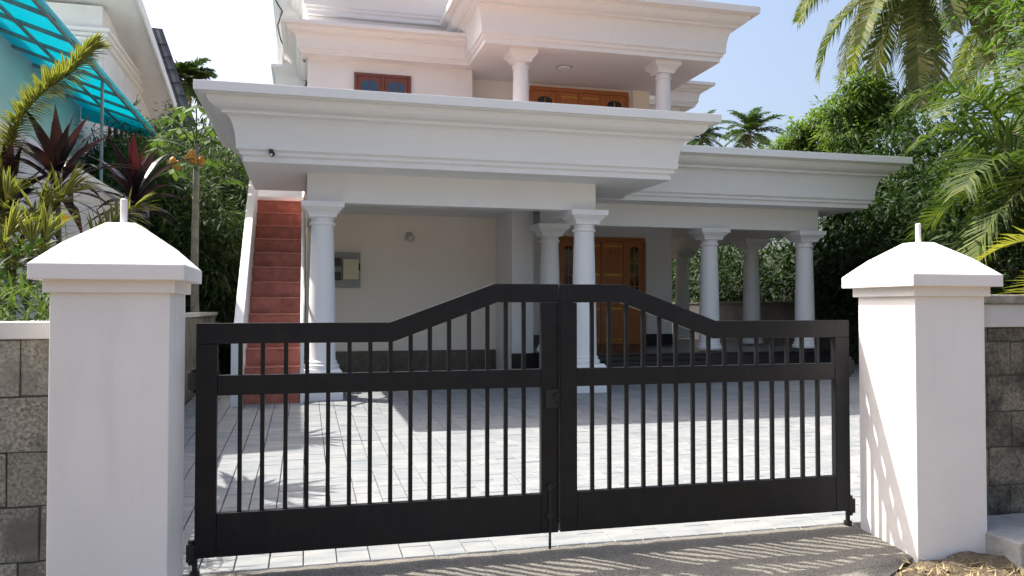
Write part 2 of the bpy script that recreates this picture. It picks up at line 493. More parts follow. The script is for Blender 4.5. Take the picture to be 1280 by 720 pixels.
gate_leaf(1, 'black steel gate leaf with lock and drop bolt, hung beside the variegated shrubs')
gate_leaf(-1, 'black steel gate leaf without drop bolt, its shadow striping its hinge pillar')

def gate_pillar(x0, label):
    s = .55; cx, cy = x0+s/2, 4.37+s/2
    t = thing('gate_pillar', (cx, cy, -.2), label, 'gate pillar', 'white gate pillars')
    zb = -.25
    B(x0, x0+s, 4.37, 4.37+s, zb, 1.625).build('shaft', 'pillar_paint', t, bevel=.006)
    MB().sq(cx, cy, [(s/2-.01, 1.62), (s/2+.026, 1.622), (s/2+.026, 1.690)]).build('neck_band', 'pillar_paint', t, bevel=.004)
    MB().sq(cx, cy, [(s/2, 1.684), (s/2+.078, 1.685), (s/2+.078, 1.762), (.235, 1.875), (.07, 1.995)]).build('cap', 'pillar_paint', t, bevel=.005)
    f = MB().lathe(cx, cy, [(.018, 1.99), (.018, 2.125), (.010, 2.13)], 14).build('finial_pipe', 'pvc_white', t, smooth=True)
    MB().tube([(cx, cy, 2.125), (cx, cy, 2.16)], .005, 6).build('finial_tip', 'lens_black', f)
    return t
gate_pillar(-1.215, 'white square gate pillar with pyramid cap in front of variegated shrubs')
gate_pillar(3.829, 'white square gate pillar with pyramid cap, gate shadow across its side')
# ------------------------------------------------------------------ block walls
def block_wall(name, label, x0, x1, y, courses, cope, mat, seed, cap=None, foot=None):
    rr = random.Random(seed)
    t = thing(name, ((x0+x1)/2, y, -.2), label, 'compound wall')
    B(x0, x1, y+.012, y+.20, -.3, courses[-1]).build('mortar_core', 'mortar', t)
    for k in range(len(courses)-1):
        z0, z1 = courses[k], courses[k+1]
        x = x0-(.22 if k % 2 else .02)
        while x < x1:
            L = rr.uniform(.36, .42); a, b = max(x, x0), min(x+L, x1)
            if b-a > .03:
                d = rr.uniform(-.006, .006); g = .004
                mm = MB(); j = lambda: rr.uniform(-.005, .005)
                fr = [(a+g+j(), y+d, z0+g+j()), (b-g+j(), y+d, z0+g+j()), (b-g+j(), y+d, z1-g+j()), (a+g+j(), y+d, z1-g+j())]
                bk = [(px, y+.015, pz) for px, _, pz in fr]
                mm.add(fr+bk, [(0, 1, 2, 3), (1, 0, 4, 5), (2, 1, 5, 6), (3, 2, 6, 7), (0, 3, 7, 4)])
                mm.build('block', mat, t, bevel=.006)
            x += L
    B(x0, x1, y-.02, y+.22, cope[0], cope[1]).build('coping', 'coping_paint', t, bevel=.006)
    if cap: B(x0, x1, y-.05, y+.25, cap[0], cap[1]).build('coping_slab', 'coping_mossy', t, bevel=.012)
    return t
block_wall('compound_wall', 'speckled grey brown block wall with plain white coping under variegated shrubs', -9, -1.217, 4.60,
           [-.30, -.03, .25, .53, .81, 1.09, 1.385], (1.386, 1.475), 'block_stone', 5)
wr = block_wall('compound_wall', 'dark stained block wall with mossy slab coping beyond the gate', 4.381, 14, 4.72,
           [-.30, 0, .27, .54, .80, 1.06, 1.30, 1.405], (1.406, 1.572), 'block_stone_dark', 8, cap=(1.573, 1.64))
B(4.36, 14, 4.10, 4.715, -.4, .065).build('footing', 'footing_concrete', wr, bevel=.01)

# side wall along the neighbour's plot and grey wall at the far right of the yard
t = thing('boundary_wall', (-1.75, 12, 0), 'grey brown side wall with pale coping running back from the gate pillar', 'boundary wall')
B(-1.85, -1.65, 4.93, 19, -.2, 1.40).build('wall', 'block_stone', t)
B(-1.88, -1.62, 4.925, 19, 1.401, 1.46).build('coping', 'coping_paint', t)
t = thing('boundary_wall', (12.6, 16, 0), 'dark grey cement wall behind the veranda columns', 'boundary wall')
B(12.5, 12.7, 4.93, 34, -.2, 1.66).build('wall', 'wall_grey', t)
B(12.46, 12.74, 4.93, 34, 1.661, 1.72).build('coping', 'wall_grey', t)

# ------------------------------------------------------------------ the house
house = thing('house', (4, 14, .2), 'white two storey house with flared cornices, columned portico and red stair', 'house')
def cprof(zb, h, w):
    """flared cornice: (outward offset, height) from soffit to top"""
    s = [(0, 0), (0, .075), (.035, .095), (.075, .10), (.075, .145), (.12, .17), (.15, .172)]
    for k in range(1, 9):                                   # big hollow frieze
        a = k/8*math.pi/2
        s.append((.15+.24*(1-math.cos(a)), .172+.468*math.sin(a)))
    s += [(.46, .645), (.46, .69)]
    for k in range(1, 6):
        a = k/5*math.pi/2
        s.append((.46+.30*math.sin(a), .69+.155*(1-math.cos(a))))
    s += [(.90, .85), (.90, .862), (1.0, .865), (1.0, 1.0)]
    return [(o*w, zb+z*h) for o, z in s]
def cornice(x0, x1, y0, y1, zb, h, w, mat='white_paint'):
    return MB().rect(x0, x1, y0, y1, cprof(zb, h, w)).build('cornice', mat, house, bevel=.006)
# portico canopy, veranda canopy, balcony roof, sunshades, top cornice
cornice(-.83, 5.50, 11.40, 14.10, 3.53, .93, .57)
cornice(5.00, 10.90, 13.67, 24.0, 3.52, .955, .57)
cornice(3.23, 8.10, 14.50, 17.20, 6.50, .98, .57, 'blush_paint')
cornice(-.12, 3.5, 16.02, 23.5, 6.512, .54, .36, 'blush_paint')
cornice(7.9, 9.42, 18.10, 23.0, 6.56, .54, .36)
cornice(.0, 3.5, 16.2, 23.5, 7.36, .95, .45, 'blush_paint')
def wall(x0, x1, y0, y1, z0, z1, mat='white_paint', name='wall'):
    return B(x0, x1, y0, y1, z0, z1).build(name, mat, house)
# portico beams and ceiling
wall(.02, 4.52, 12.10, 12.36, 3.10, 3.531, name='beam')
wall(.02, .28, 12.361, 16.29, 3.10, 3.45, name='beam')
wall(4.26, 4.52, 12.361, 14.24, 3.10, 3.45, name='beam')
wall(.285, 4.255, 12.365, 16.29, 3.42, 3.46, 'white_paint', 'ceiling')
wall(-.02, 5.60, 13.42, 16.295, 3.54, 3.75, 'grey_white_paint', 'terrace_slab')
B(-1.2, 5.87, 11.03, 14.47, 4.4605, 4.475).build('terrace_floor', 'terrace_tile', house)
B(.05, 7.6, 14.69, 16.29, 3.7505, 3.765).build('terrace_floor', 'terrace_tile', house)
B(5.9, 11.2, 13.4, 24, 4.4755, 4.482).build('terrace_floor', 'terrace_tile', house)
# veranda beams and ceiling
wall(4.30, 10.16, 14.25, 14.50, 3.10, 3.521, name='beam')
wall(9.90, 10.15, 14.501, 22, 3.10, 3.519, name='beam')
wall(4.53, 9.89, 14.505, 17.49, 3.44, 3.515, 'white_paint', 'ceiling')
wall(8.50, 9.89, 17.495, 22, 3.44, 3.515, 'white_paint', 'ceiling')
# ground floor walls
wall(.02, 3.868, 16.301, 24, .0, 3.46, 'beige_wall_paint')
wall(3.872, 4.30, 14.97, 17.498, .0, 3.435, 'white_paint', 'pier')
wall(3.872, 8.46, 17.50, 24, .0, 3.46, 'white_paint')
B(.03, 3.86, 16.28, 16.3005, .0, .67).build('dado', 'dado_stone', house)
# upper floor walls
wall(.02, 3.36, 16.30, 24, 3.76, 7.352, 'blush_paint')
wall(3.365, 7.62, 16.90, 24, 3.76, 6.498, 'blush_paint')
wall(7.63, 9.1, 18.30, 23.9, 3.76, 6.9, 'white_paint')
wall(7.2, 7.615, 16.86, 16.899, 3.76, 6.497, 'beige_wall_paint', 'pilaster')
wall(-.62, .015, 18.2, 23.8, .0, 9.4, 'grey_white_paint')
for xx in (-.60, -.34, -.10):
    wall(xx, xx+.09, 18.12, 18.198, .2, 9.3, 'white_paint', 'pilaster')
cornice(-.62, -.05, 18.0, 23.6, 6.3, .5, .12, 'grey_white_paint')
cornice(-.60, -.05, 17.95, 23.6, 7.9, .6, .14, 'grey_white_paint')
# veranda plinth, front steps
B(4.31, 10.35, 14.05, 22, .10, .64).build('veranda_plinth', 'granite_black', house, bevel=.01)
B(4.29, 10.38, 14.02, 22.05, .641, .68).build('veranda_floor', 'granite_black', house, bevel=.006)
for k in range(2):
    B(5.3, 7.5, 13.42+.30*k, 14.015, .1+.001*k, .385+.148*k).build('front_step', 'granite_black', house, bevel=.008)
# black planters/low block at pier foot
B(3.86, 4.312, 14.93, 14.969, .1, .66).build('pier_plinth', 'granite_black', house)
B(7.755, 8.462, 17.46, 17.499, .68, .92).build('skirting', 'granite_black', house)
B(4.31, 5.58, 17.46, 17.499, .68, .92).build('skirting', 'granite_black', house)

def column(x, y, z0, z1, d=.36, plinth=.30, mat='white_paint'):
    zs = z0+plinth
    h = z1-zs-.34
    r = d/2
    pr = [(r*1.22, zs), (r*1.28, zs+.03), (r*1.26, zs+.055), (r*1.10, zs+.075), (r*1.14, zs+.10), (r*1.02, zs+.125)]
    for k in range(9):
        f = k/8
        pr.append((r*(1.0-.19*f**1.5), zs+.14+(h-.14)*f))
    zt = zs+h
    pr += [(r*.92, zt+.01), (r*.95, zt+.03), (r*.92, zt+.05), (r*.82, zt+.055), (r*.82, zt+.105), (r*.90, zt+.12)]
    c = MB().lathe(x, y, pr, 32).build('column', mat, house, smooth=True)
    MB().sq(x, y, [(r*.78, zt+.118), (r*.98, zt+.12), (r*1.0, zt+.15), (r*1.12, zt+.19), (r*1.36, zt+.235), (r*1.38, zt+.25), (r*1.52, zt+.252), (r*1.56, z1-.002)]).build('capital', mat, c, bevel=.004)
    if plinth > .05:
        MB().sq(x, y, [(r*1.5, z0-.04), (r*1.5, zs-.06), (r*1.42, zs-.055), (r*1.28, zs-.0)]).build('plinth', mat, c, bevel=.005)
    return c
for x in (.245, 4.37): column(x, 12.24, gz(12.2)-.02, 3.10, .40, .46)
for x, y in ((4.46, 14.40), (7.77, 14.40), (9.93, 14.40), (9.95, 16.45), (9.98, 20.0)): column(x, y, .68, 3.10, .40, .04)
for x in (4.03, 7.03): column(x, 14.9, 3.75, 6.50, .36, .2, 'blush_paint')

# red stair on the left, climbing away under the canopy
ST0, NST, RISE, TREAD = 11.80, 13, .252, .262
X0, X1 = -.83, -.07
zg = gz(ST0)
stair = B(X0+.01, X1-.01, ST0+.3, ST0+.5, zg-.05, zg+.24).build('staircase', 'red_oxide', house)
for k in range(NST):
    y0 = ST0+k*TREAD
    zt = zg+(k+1)*RISE
    B(X0, X1, y0, y0+TREAD+.02, zt-RISE-.03 if k else zg-.05, zt-.022).build('step', 'red_oxide', stair)
    B(X0, X1, y0-.018, y0+TREAD-.019, zt-.0215, zt).build('tread', 'red_oxide', stair, bevel=.004)
    B(X0, X1, y0-.0215, y0-.0185, zt-.016, zt-.002).build('nosing', 'step_nosing', stair)
ye = ST0+NST*TREAD; ze = zg+NST*RISE
B(X0-.1, X1+.02, ye+.01, ye+.10, ze-.2, ze+.10).build('landing_beam', 'white_paint', stair)
B(X0-.1, X1+.02, ye+.105, 16.2, ze-.12, ze+.0).build('landing', 'grey_white_paint', stair)
B(X0-.1, X1+.06, 15.55, 15.65, ze+.001, ze+.9).build('landing_upstand', 'white_paint', stair)
# sloping solid parapet on the outer side
sl_ = RISE/TREAD
pts = [(ST0-.10, zg-.05), (ye+.1, ze-.35), (ye+.1, ze+.78), (ST0-.10, zg+1.08)]
pts = [(ST0-.10, zg-.05), (ST0+.55, zg-.05), (ye+.1, ze-.35), (ye+.1, ze+.82), (ST0-.10, zg+1.02)]
MB().prismX(pts, X0-.135, X0-.005).build('parapet', 'white_paint', stair, bevel=.01)
MB().ball((X0-.09, ST0-.14, zg+1.07), .068, 14, 10).build('newel_ball', 'white_paint', stair, smooth=True)
B(X0-.15, X0-.02, ST0-.22, ST0-.102, zg-.05, zg+1.02).build('newel_post', 'white_paint', stair, bevel=.006)
# handrail pipe on the inner side
MB().tube([(X1+.035, ST0-.08, zg+1.04), (X1+.035, ye, ze+.70)], .030, 10).build('handrail', 'pvc_white', stair, smooth=True)
MB().ball((X1+.035, ST0-.10, zg+1.06), .062, 14, 10).build('newel_ball', 'pvc_white', stair, smooth=True)
B(X1+.012, X1+.06, ST0-.13, ST0-.08, zg-.05, zg+1.02).build('newel_post', 'pvc_white', stair, bevel=.004)
for k in range(2, NST, 3):
    yy = ST0+(k+.5)*TREAD; zz = zg+(k+1)*RISE
    MB().tube([(X1+.035, yy, zz-.1), (X1+.035, yy, zg+1.04+(yy-ST0+.08)/(ye-ST0+.08)*(ze+.70-zg-1.04))], .012, 8).build('baluster', 'pvc_white', stair, smooth=True)

# ---- joinery
def arch(m, x0, x1, z0, z1, y0, y1, n=8):
    """pane with a cusped arched head"""
    cx, hw = (x0+x1)/2, (x1-x0)/2; pts = [(x0, z0), (x1, z0)]
    for k in range(n+1):
        a = math.pi*k/n
        pts.append((cx+hw*math.cos(a)*(1 if k in (0, n) else .96), z1-hw*.55+hw*.55*math.sin(a)**.8))
    return m.prismY(pts, y0, y1)
def door_unit(xs, z0, z1, y, glass_sides=True, transom=None):
    x0, x1 = xs[0], xs[-1]; fw = .07
    d = B(x0, x1, y-.02, y-.0005, z0, z1).build('door', 'teak', house)
    B(x0-.02, x1+.02, y-.10, y-.021, z1-fw, z1+.02).build('door_frame', 'teak', d, bevel=.006)
    for x in xs: B(x-fw/2, x+fw/2, y-.10, y-.021, z0, z1-fw-.001).build('door_frame', 'teak', d, bevel=.006)
    for k in range(len(xs)-1):
        a, b = xs[k]+fw/2+.004, xs[k+1]-fw/2-.004
        side = k in (0, len(xs)-2) and glass_sides
        lf = B(a, b, y-.075, y-.022, z0+.01, z1-fw-.006).build('door_leaf', 'teak_panel' if not side else 'teak', d)
        H = z1-z0
        if side:
            zs0, zs1 = z0+H*.42, z1-fw-.12
            g = MB(); arch(g, a+.11, b-.11, zs0, zs1, y-.079, y-.0752); g.build('pane', 'dark_glass', lf)
            for q in range(3):
                z = zs0+(zs1-zs0)*(.25+.22*q); B(a+.11, b-.11, y-.086, y-.0795, z-.012, z+.012).build('glazing_bar', 'teak', lf)
            B((a+b)/2-.012, (a+b)/2+.012, y-.0865, y-.0797, zs0, zs1-.02).build('glazing_bar', 'teak', lf)
            for q in range(7):
                z = z0+H*.06+q*H*.045; B(a+.10, b-.10, y-.088, y-.0755, z, z+H*.03).build('louvre', 'teak_panel', lf, bevel=.004)
        else:
            for (u0, u1) in ((.05, .30), (.36, .62), (.68, .90)):
                B(a+.10, b-.10, y-.092, y-.0755, z0+H*u0, z0+H*u1).build('door_panel', 'teak', lf, bevel=.012)
            for u in (.04, .33, .65, .92):
                if H > 2: B(a+.02, b-.02, y-.0795, y-.0752, z0+H*u, z0+H*u+.035).build('brass_band', 'brass', lf)
            hx = b-.07 if k == 1 else a+.07
            MB().tube([(hx, y-.076, z0+H*.42), (hx, y-.12, z0+H*.43), (hx, y-.12, z0+H*.49), (hx, y-.076, z0+H*.50)], .011, 8).build('door_handle', 'brass', lf, smooth=True)
    return d
door_unit([5.60, 6.08, 6.66, 7.22, 7.72], .685, 3.15, 17.5)
door_unit([4.78, 5.42, 5.92, 6.42, 7.06], 4.0, 6.40, 16.9)
def window_unit(x0, x1, z0, z1, y, n=2):
    d = B(x0, x1, y-.02, y-.0005, z0, z1).build('window', 'rosewood', house)
    fw = .06
    B(x0-.03, x1+.03, y-.07, y-.021, z1-fw, z1).build('window_frame', 'rosewood', d, bevel=.005)
    B(x0-.03, x1+.03, y-.07, y-.021, z0, z0+fw).build('window_frame', 'rosewood', d, bevel=.005)
    for k in range(n+1):
        x = x0+(x1-x0)*k/n
        B(x-fw/2, x+fw/2, y-.07, y-.021, z0+fw+.001, z1-fw-.001).build('window_frame', 'rosewood', d, bevel=.005)
    for k in range(n):
        a = x0+(x1-x0)*k/n+fw/2+.01; b = x0+(x1-x0)*(k+1)/n-fw/2-.01
        sh = B(a, b, y-.05, y-.022, z0+fw+.003, z1-fw-.003).build('sash', 'rosewood', d)
        g = MB(); arch(g, a+.07, b-.07, z0+.2, z1-.14, y-.056, y-.0505); g.build('pane', 'blue_glass', sh)
        B((a+b)/2-.012, (a+b)/2+.012, y-.064, y-.0565, z0+.2, z1-.15).build('glazing_bar', 'rosewood', sh)
window_unit(.96, 2.04, 5.0, 6.27, 16.3)
B(.90, 2.10, 16.27, 16.299, 6.275, 6.33).build('lintel_trim', 'blush_paint', house)

# ---- fittings hanging on the house: things of their own
p = onY(433, 337, 16.3)
t = thing('meter_box', (p.x, 16.2, p.z-.35), 'grey electric panel with cream cover beside meters on carport wall', 'meter box')
B(p.x-.27, p.x+.27, 16.22, 16.2795, p.z-.36, p.z+.34).build('back_board', 'meter_grey', t, bevel=.006)
B(p.x-.07, p.x+.23, 16.12, 16.219, p.z-.20, p.z+.20).build('panel_cover', 'meter_cream', t, bevel=.01)
B(p.x+.235, p.x+.262, 16.16, 16.219, p.z-.02, p.z+.12).build('latch', 'lens_black', t)
for z in (p.z+.06, p.z-.22): B(p.x-.25, p.x-.11, 16.14, 16.219, z, z+.16).build('meter', 'lens_black', t, bevel=.01)
p = onY(512, 298, 16.3)
t = thing('wall_lamp', (p.x, 16.25, p.z-.1), 'small round glass wall lamp high on the carport back wall', 'wall lamp')
B(p.x-.06, p.x+.06, 16.27, 16.2995, p.z-.05, p.z+.12).build('bracket', 'meter_grey', t, bevel=.01)
MB().ball((p.x, 16.19, p.z), .085, 14, 10).build('globe', 'lamp_glass', t, smooth=True)
t = thing('ceiling_lamp', (5.1, 15.4, 6.46), 'flat round white ceiling lamp under the balcony roof', 'ceiling lamp')
MB().lathe(5.15, 15.6, [(.09, 6.45), (.14, 6.46), (.15, 6.499)], 20).build('diffuser', 'pvc_white', t, smooth=True)
MB().lathe(5.15, 15.6, [(.165, 6.485), (.165, 6.4985)], 20).build('rim', 'meter_grey', t, smooth=True)
p = onY(339, 192, 11.30)
t = thing('security_camera', (p.x, 11.3, p.z), 'small black dome security camera on the portico cornice', 'security camera')
B(p.x-.03, p.x+.03, 11.26, 11.36, p.z+.0, p.z+.055).build('bracket', 'lens_black', t, bevel=.004)
MB().ball((p.x+.012, 11.235, p.z-.015), .042, 12, 8).build('dome', 'lens_black', t, smooth=True)
B(p.x-.015, p.x+.02, 11.19, 11.215, p.z-.045, p.z-.02).build('lens', 'pvc_white', t, bevel=.003)
# black service cable looping down the upper left corner
pp = [onY(a, b, 17.9) for a, b in ((336, -18), (347, 5), (353, 14), (347, 32), (351, 50), (360, 68), (370, 74))]+[onY(381, 77, 16.4)]
tag(MB().tube(pp, .016, 6).build('service_cable', 'lens_black', smooth=True), 'thin black service cable looping down the upper left house corner', 'cable')

# ------------------------------------------------------------------ neighbouring house on the left
nb = thing('neighbour_house', (-8, 18, 0), 'pale neighbouring house with sloping eave and dark tiled roof behind papaya', 'house')
def nwall(x0, x1, y0, y1, z0, z1, mat, name='wall'): return B(x0, x1, y0, y1, z0, z1).build(name, mat, nb)
XW = -5.3
nwall(-14, XW, 9.0, 22.6, -.1, 6.95, 'awning_light_wall_paint')
nwall(-14, XW+.02, 22.61, 31, -.1, 6.95, 'grey_white_paint')
nwall(-14, XW, 23.3, 31, 6.951, 9.6, 'grey_white_paint')
nwall(XW+.01, -3.4, 9.0, 16.7, -.1, 3.55, 'grey_white_paint', 'side_block')
nwall(XW+.01, -3.33, 8.95, 16.77, 3.551, 3.66, 'white_paint', 'side_block_coping')
# moulded band round the upper storey
def band(z, h, o): return MB().rect(-14, XW, 23.3, 31, [(o*.6, z), (o, z+h*.3), (o, z+h)]).build('moulded_band', 'white_paint', nb)
band(8.62, .10, .10); band(8.74, .09, .16); band(8.85, .10, .22)
# sloping concrete eave: slab falling away from the camera
a0, a1 = (22.2, 9.98), (31.2, 8.05)
MB().prismX([(a0[0], a0[1]), (a1[0], a1[1]), (a1[0], a1[1]+.16), (a0[0], a0[1]+.16)], -14, -4.42).build('eave_slab', 'grey_white_paint', nb)
rf = MB().prismX([(a0[0]-.05, a0[1]-.05), (a1[0]+.05, a1[1]-.06), (a1[0]+.05, a1[1]+.26), (a0[0]-.05, a0[1]+.27)], -4.415, -4.36).build('fascia', 'white_paint', nb)
# dark tiled hip beyond it: every tile a piece
roof = MB().add([onY(150, 30, 33.4), onY(203, 36, 33.4), onY(246, 158, 32.9), onY(180, 170, 32.9)], [(0, 3, 2, 1)]).build('tiled_roof', 'tile_slate', nb)
for r in range(7):
    for c in range(4):
        f0, f1 = r/7, (r+1.12)/7
        def q(u, v, lift):
            L = Vector(onY(168, 38, 33.3)).lerp(Vector(onY(196, 150, 32.7)), v); Rr = Vector(onY(203, 38, 33.3)).lerp(Vector(onY(243, 150, 32.7)), v)
            p_ = L.lerp(Rr, u); return p_+Vector((0, -lift, 0))
        u0, u1 = c/4+.01, (c+1)/4-.01
        um = (u0+u1)/2
        V = [q(u0, f0, .02), q(um, f0, .07), q(u1, f0, .02), q(u0, f1, .10), q(um, f1, .16), q(u1, f1, .10), q(u0, f1, .02), q(u1, f1, .02)]
        MB().add(V, [(0, 3, 4, 1), (1, 4, 5, 2), (3, 6, 7, 5, 4)]).build('roof_tile', 'tile_slate', roof)
nwall(-5.25, -3.9, 33.5, 36, -.1, 8.0, 'grey_white_paint')
p0, p1 = onX(137, 152, XW+.05), onX(152, 205, XW+.05)
wn = B(XW+.02, XW+.045, p0.y, p1.y, 5.35, 6.75).build('window', 'dark_glass', nb)
for yy in (p0.y, (p0.y+p1.y)/2, p1.y): B(XW+.046, XW+.09, yy-.05, yy+.05, 5.3, 6.8).build('window_frame', 'brown_frame', wn)
B(XW+.046, XW+.095, p0.y-.05, p1.y+.05, 6.801, 6.87).build('window_frame', 'brown_frame', wn)
# blue water drum on a low roof behind
p = onY(212, 162, 30.5)
t = thing('water_drum', (p.x, 31, 6.0), 'blue plastic water drum between the neighbouring roofs', 'water drum')
MB().lathe(p.x, 31, [(.34, 6.1), (.36, 6.15), (.36, 6.5), (.38, 6.52), (.36, 6.55), (.36, 7.9), (.3, 8.0)], 20).build('drum', 'blue_sheet', t, smooth=True)
B(p.x-.5, p.x+.5, 30.5, 31.5, 0, 6.1).build('stand', 'grey_white_paint', t)

# turquoise awning over the neighbour's terrace
aw = thing('awning', (-4.4, 16, 3.66), 'turquoise translucent sheet awning on grey steel rafters', 'awning')
XI, XO, ZI, ZO, Y0, Y1 = -5.29, -3.60, 6.42, 5.86, 10.75, 21.3
def awz(x): return ZI+(x-XI)/(XO-XI)*(ZO-ZI)
ny = 9
for k in range(ny):
    ya, yb = Y0+(Y1-Y0)*k/ny+.01, Y0+(Y1-Y0)*(k+1)/ny-.01
    mm = MB(); nn = 2
    mm.add([(XI, ya, ZI), (XO-.0, ya, ZO), (XO, yb, ZO), (XI, yb, ZI), (XI, ya, ZI+.01), (XO, ya, ZO+.01), (XO, yb, ZO+.01), (XI, yb, ZI+.01)],
           [(0, 3, 2, 1), (4, 5, 6, 7), (0, 1, 5, 4), (1, 2, 6, 5), (2, 3, 7, 6), (3, 0, 4, 7)])
    mm.build('sheet', 'turquoise_sheet', aw)
    mm = MB(); yv = ya-.01
    mm.add([(XI, yv-.075, ZI-.05), (XO, yv-.075, ZO-.05), (XO, yv+.075, ZO-.05), (XI, yv+.075, ZI-.05), (XI, yv-.075, ZI-.004), (XO, yv-.075, ZO-.004), (XO, yv+.075, ZO-.004), (XI, yv+.075, ZI-.004)],
           [(0, 3, 2, 1), (4, 5, 6, 7), (0, 1, 5, 4), (1, 2, 6, 5), (2, 3, 7, 6), (3, 0, 4, 7)])
    mm.build('rafter', 'frame_steel', aw)
for x in (XO-.05, (XI+XO)/2, ): MB().tube([(x, Y0-.1, awz(x)-.085), (x, Y1+.02, awz(x)-.085)], .032, 8).build('purlin', 'frame_steel', aw, smooth=True)
B(XO+.002, XO+.012, Y0, Y1, ZO-.07, ZO+.02).build('valance', 'turquoise_sheet', aw)
vs = [(XI, Y1+.004, ZI-.30), (XO, Y1+.004, ZO-.16), (XO, Y1+.004, ZO+.03), (XI, Y1+.004, ZI+.02)]
MB().add(vs+[(a, b+.01, c) for a, b, c in vs], [(0, 1, 2, 3), (7, 6, 5, 4), (0, 4, 5, 1), (2, 6, 7, 3), (1, 5, 6, 2), (3, 7, 4, 0)]).build('end_sheet', 'turquoise_sheet', aw)
for yy in (10.85, 16.55): MB().tube([(-3.75, yy, 3.6), (-3.75, yy, awz(-3.75)-.08)], .03, 8).build('post', 'frame_steel', aw, smooth=True)

# ------------------------------------------------------------------ vegetation
def frond_mesh(L, elev, droop, n=46, ll=.75, lw=.03, hang=.6, seed=0, mat='leaf_coconut', hue=(0, 1), vfold=.25, stalk=.14):
    """one feather frond in local space growing towards +X from the origin"""
    rr = random.Random(seed); m = MB()
    K = 26; pts = [Vector((0, 0, 0))]; tang = []
    for k in range(K):
        s = k/K; a = elev-droop*s**1.25
        d = Vector((math.cos(a), .03*math.sin(s*5+seed), math.sin(a))); tang.append(d)
        pts.append(pts[-1]+d*(L/K))
    tang.append(tang[-1])
    m.tube(pts[::3]+[pts[-1]], [max(.003, .028*(1-.9*i/9))*min(1, L/3) for i in range(len(pts[::3])+1)], 4)
    m.t += [hue[1]*.95]*len(m.f)
    for i in range(n):
        s = stalk+(1-stalk)*(i+.5)/n; fk = s*K; k = int(fk); p = pts[k].lerp(pts[min(k+1, K)], fk-k); t = tang[k]
        side0 = Vector((0, 1, 0)); upv = side0.cross(t)*-1
        if upv.z < 0 and abs(t.z) < .99: upv = -upv
        prof = (.35+.65*math.sin(math.pi*min(1, (s-stalk)/(1-stalk)*.80+.17)))
        for sg in (-1, 1):
            ln = ll*prof*rr.uniform(.8, 1.1)
            if rr.random() < .03: continue
            fwd = .35+.75*s+rr.uniform(-.14, .14)
            d = (side0*sg+t*fwd+upv*(vfold+rr.uniform(-.15, .15))).normalized()
            mid = p+d*ln*.5
            d2 = (d+Vector((0, 0, -hang*rr.uniform(.6, 1.5)))).normalized()
            tip = mid+d2*ln*.55
            wv = t*lw*(.8+.4*rr.random())
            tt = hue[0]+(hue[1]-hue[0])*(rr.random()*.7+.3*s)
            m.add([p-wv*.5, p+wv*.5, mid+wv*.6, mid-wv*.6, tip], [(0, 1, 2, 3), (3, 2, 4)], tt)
    return m.mesh('frond', mat)
def palm(x, y, zc, label, n=18, L=4.2, seed=0, lean=(0, 0), tr=.15, kinds=None, group=None, mat='leaf_coconut', ll=.8, lw=.034, nl=46, name='palm_tree', z0=None, hang=.6, elevs=(75, -35), dry=0, dscale=1):
    rr = random.Random(seed)
    z0 = gz(y)-.1 if z0 is None else z0
    t = thing(name, (x, y, z0), label, 'palm tree', group)
    P = [(x-lean[0]*(1-f)**1.6, y-lean[1]*(1-f)**1.6, z0+(zc-z0)*f) for f in [i/10 for i in range(11)]]
    tm = MB().tube(P, [tr*(1.25-.35*i/10)*(1+.05*(i % 2)) for i in range(11)], 12)
    tm.build('trunk', 'palm_trunk', t, smooth=True)
    for k in range(n):
        f = k/(n-1) if n > 1 else 0
        el = R(elevs[0]+(elevs[1]-elevs[0])*f+rr.uniform(-9, 9))
        dr = R(55+45*(1-f)+rr.uniform(-12, 18))*dscale
        if el < 0: dr = min(dr, R(88)+el)
        mt = mat
        if dry and k >= n-dry: mt = 'leaf_coconut_dry'
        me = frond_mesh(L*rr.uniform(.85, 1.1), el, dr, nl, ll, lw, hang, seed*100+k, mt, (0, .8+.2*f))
        az = k*2.39996+rr.uniform(-.25, .25)
        put('frond', me, (x, y, zc), t, rot=(rr.uniform(-.25, .25), 0, az))
    return t
def leaf(m, p, d, L, W, rr, tint, fold=.2):
    d = d.normalized(); s = d.cross(Vector((rr.uniform(-.4, .4), rr.uniform(-.4, .4), 1)))
    if s.length < 1e-3: s = Vector((1, 0, 0))
    s.normalize(); u = s.cross(d)
    mid = p+d*L*.5+u*L*.06; tip = p+d*L-Vector((0, 0, L*.12))
    m.add([p, mid-s*W*.5-u*W*fold, tip, mid+s*W*.5-u*W*fold, mid], [(0, 1, 4), (1, 2, 4), (0, 4, 3), (4, 2, 3)], tint)
def crown_mesh(cx, cy, cz, lobes, nclump, nleaf, L, W, seed, hang=.25, inner=.55):
    rr = random.Random(seed); m = MB()
    for (dx, dy, dz, rx, ry, rz) in lobes:
        for c in range(nclump):
            v = Vector((rr.gauss(0, 1), rr.gauss(0, 1), rr.gauss(0, 1))).normalized()
            r = inner+(1.0-inner)*rr.random()**.6
            r *= 1+.22*math.sin(v.x*7+v.z*5+seed)+rr.uniform(-.08, .12)
            q = Vector((cx+dx+v.x*rx*r, cy+dy+v.y*ry*r, cz+dz+v.z*rz*r))
            cs = rr.uniform(.10, .22)*min(rx, rz)*.9+.06
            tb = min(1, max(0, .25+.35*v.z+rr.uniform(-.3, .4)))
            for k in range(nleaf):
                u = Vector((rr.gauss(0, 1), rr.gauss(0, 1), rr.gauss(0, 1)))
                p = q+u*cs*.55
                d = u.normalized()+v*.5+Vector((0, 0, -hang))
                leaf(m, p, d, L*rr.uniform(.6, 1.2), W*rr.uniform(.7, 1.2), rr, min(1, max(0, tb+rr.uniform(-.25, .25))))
    return m
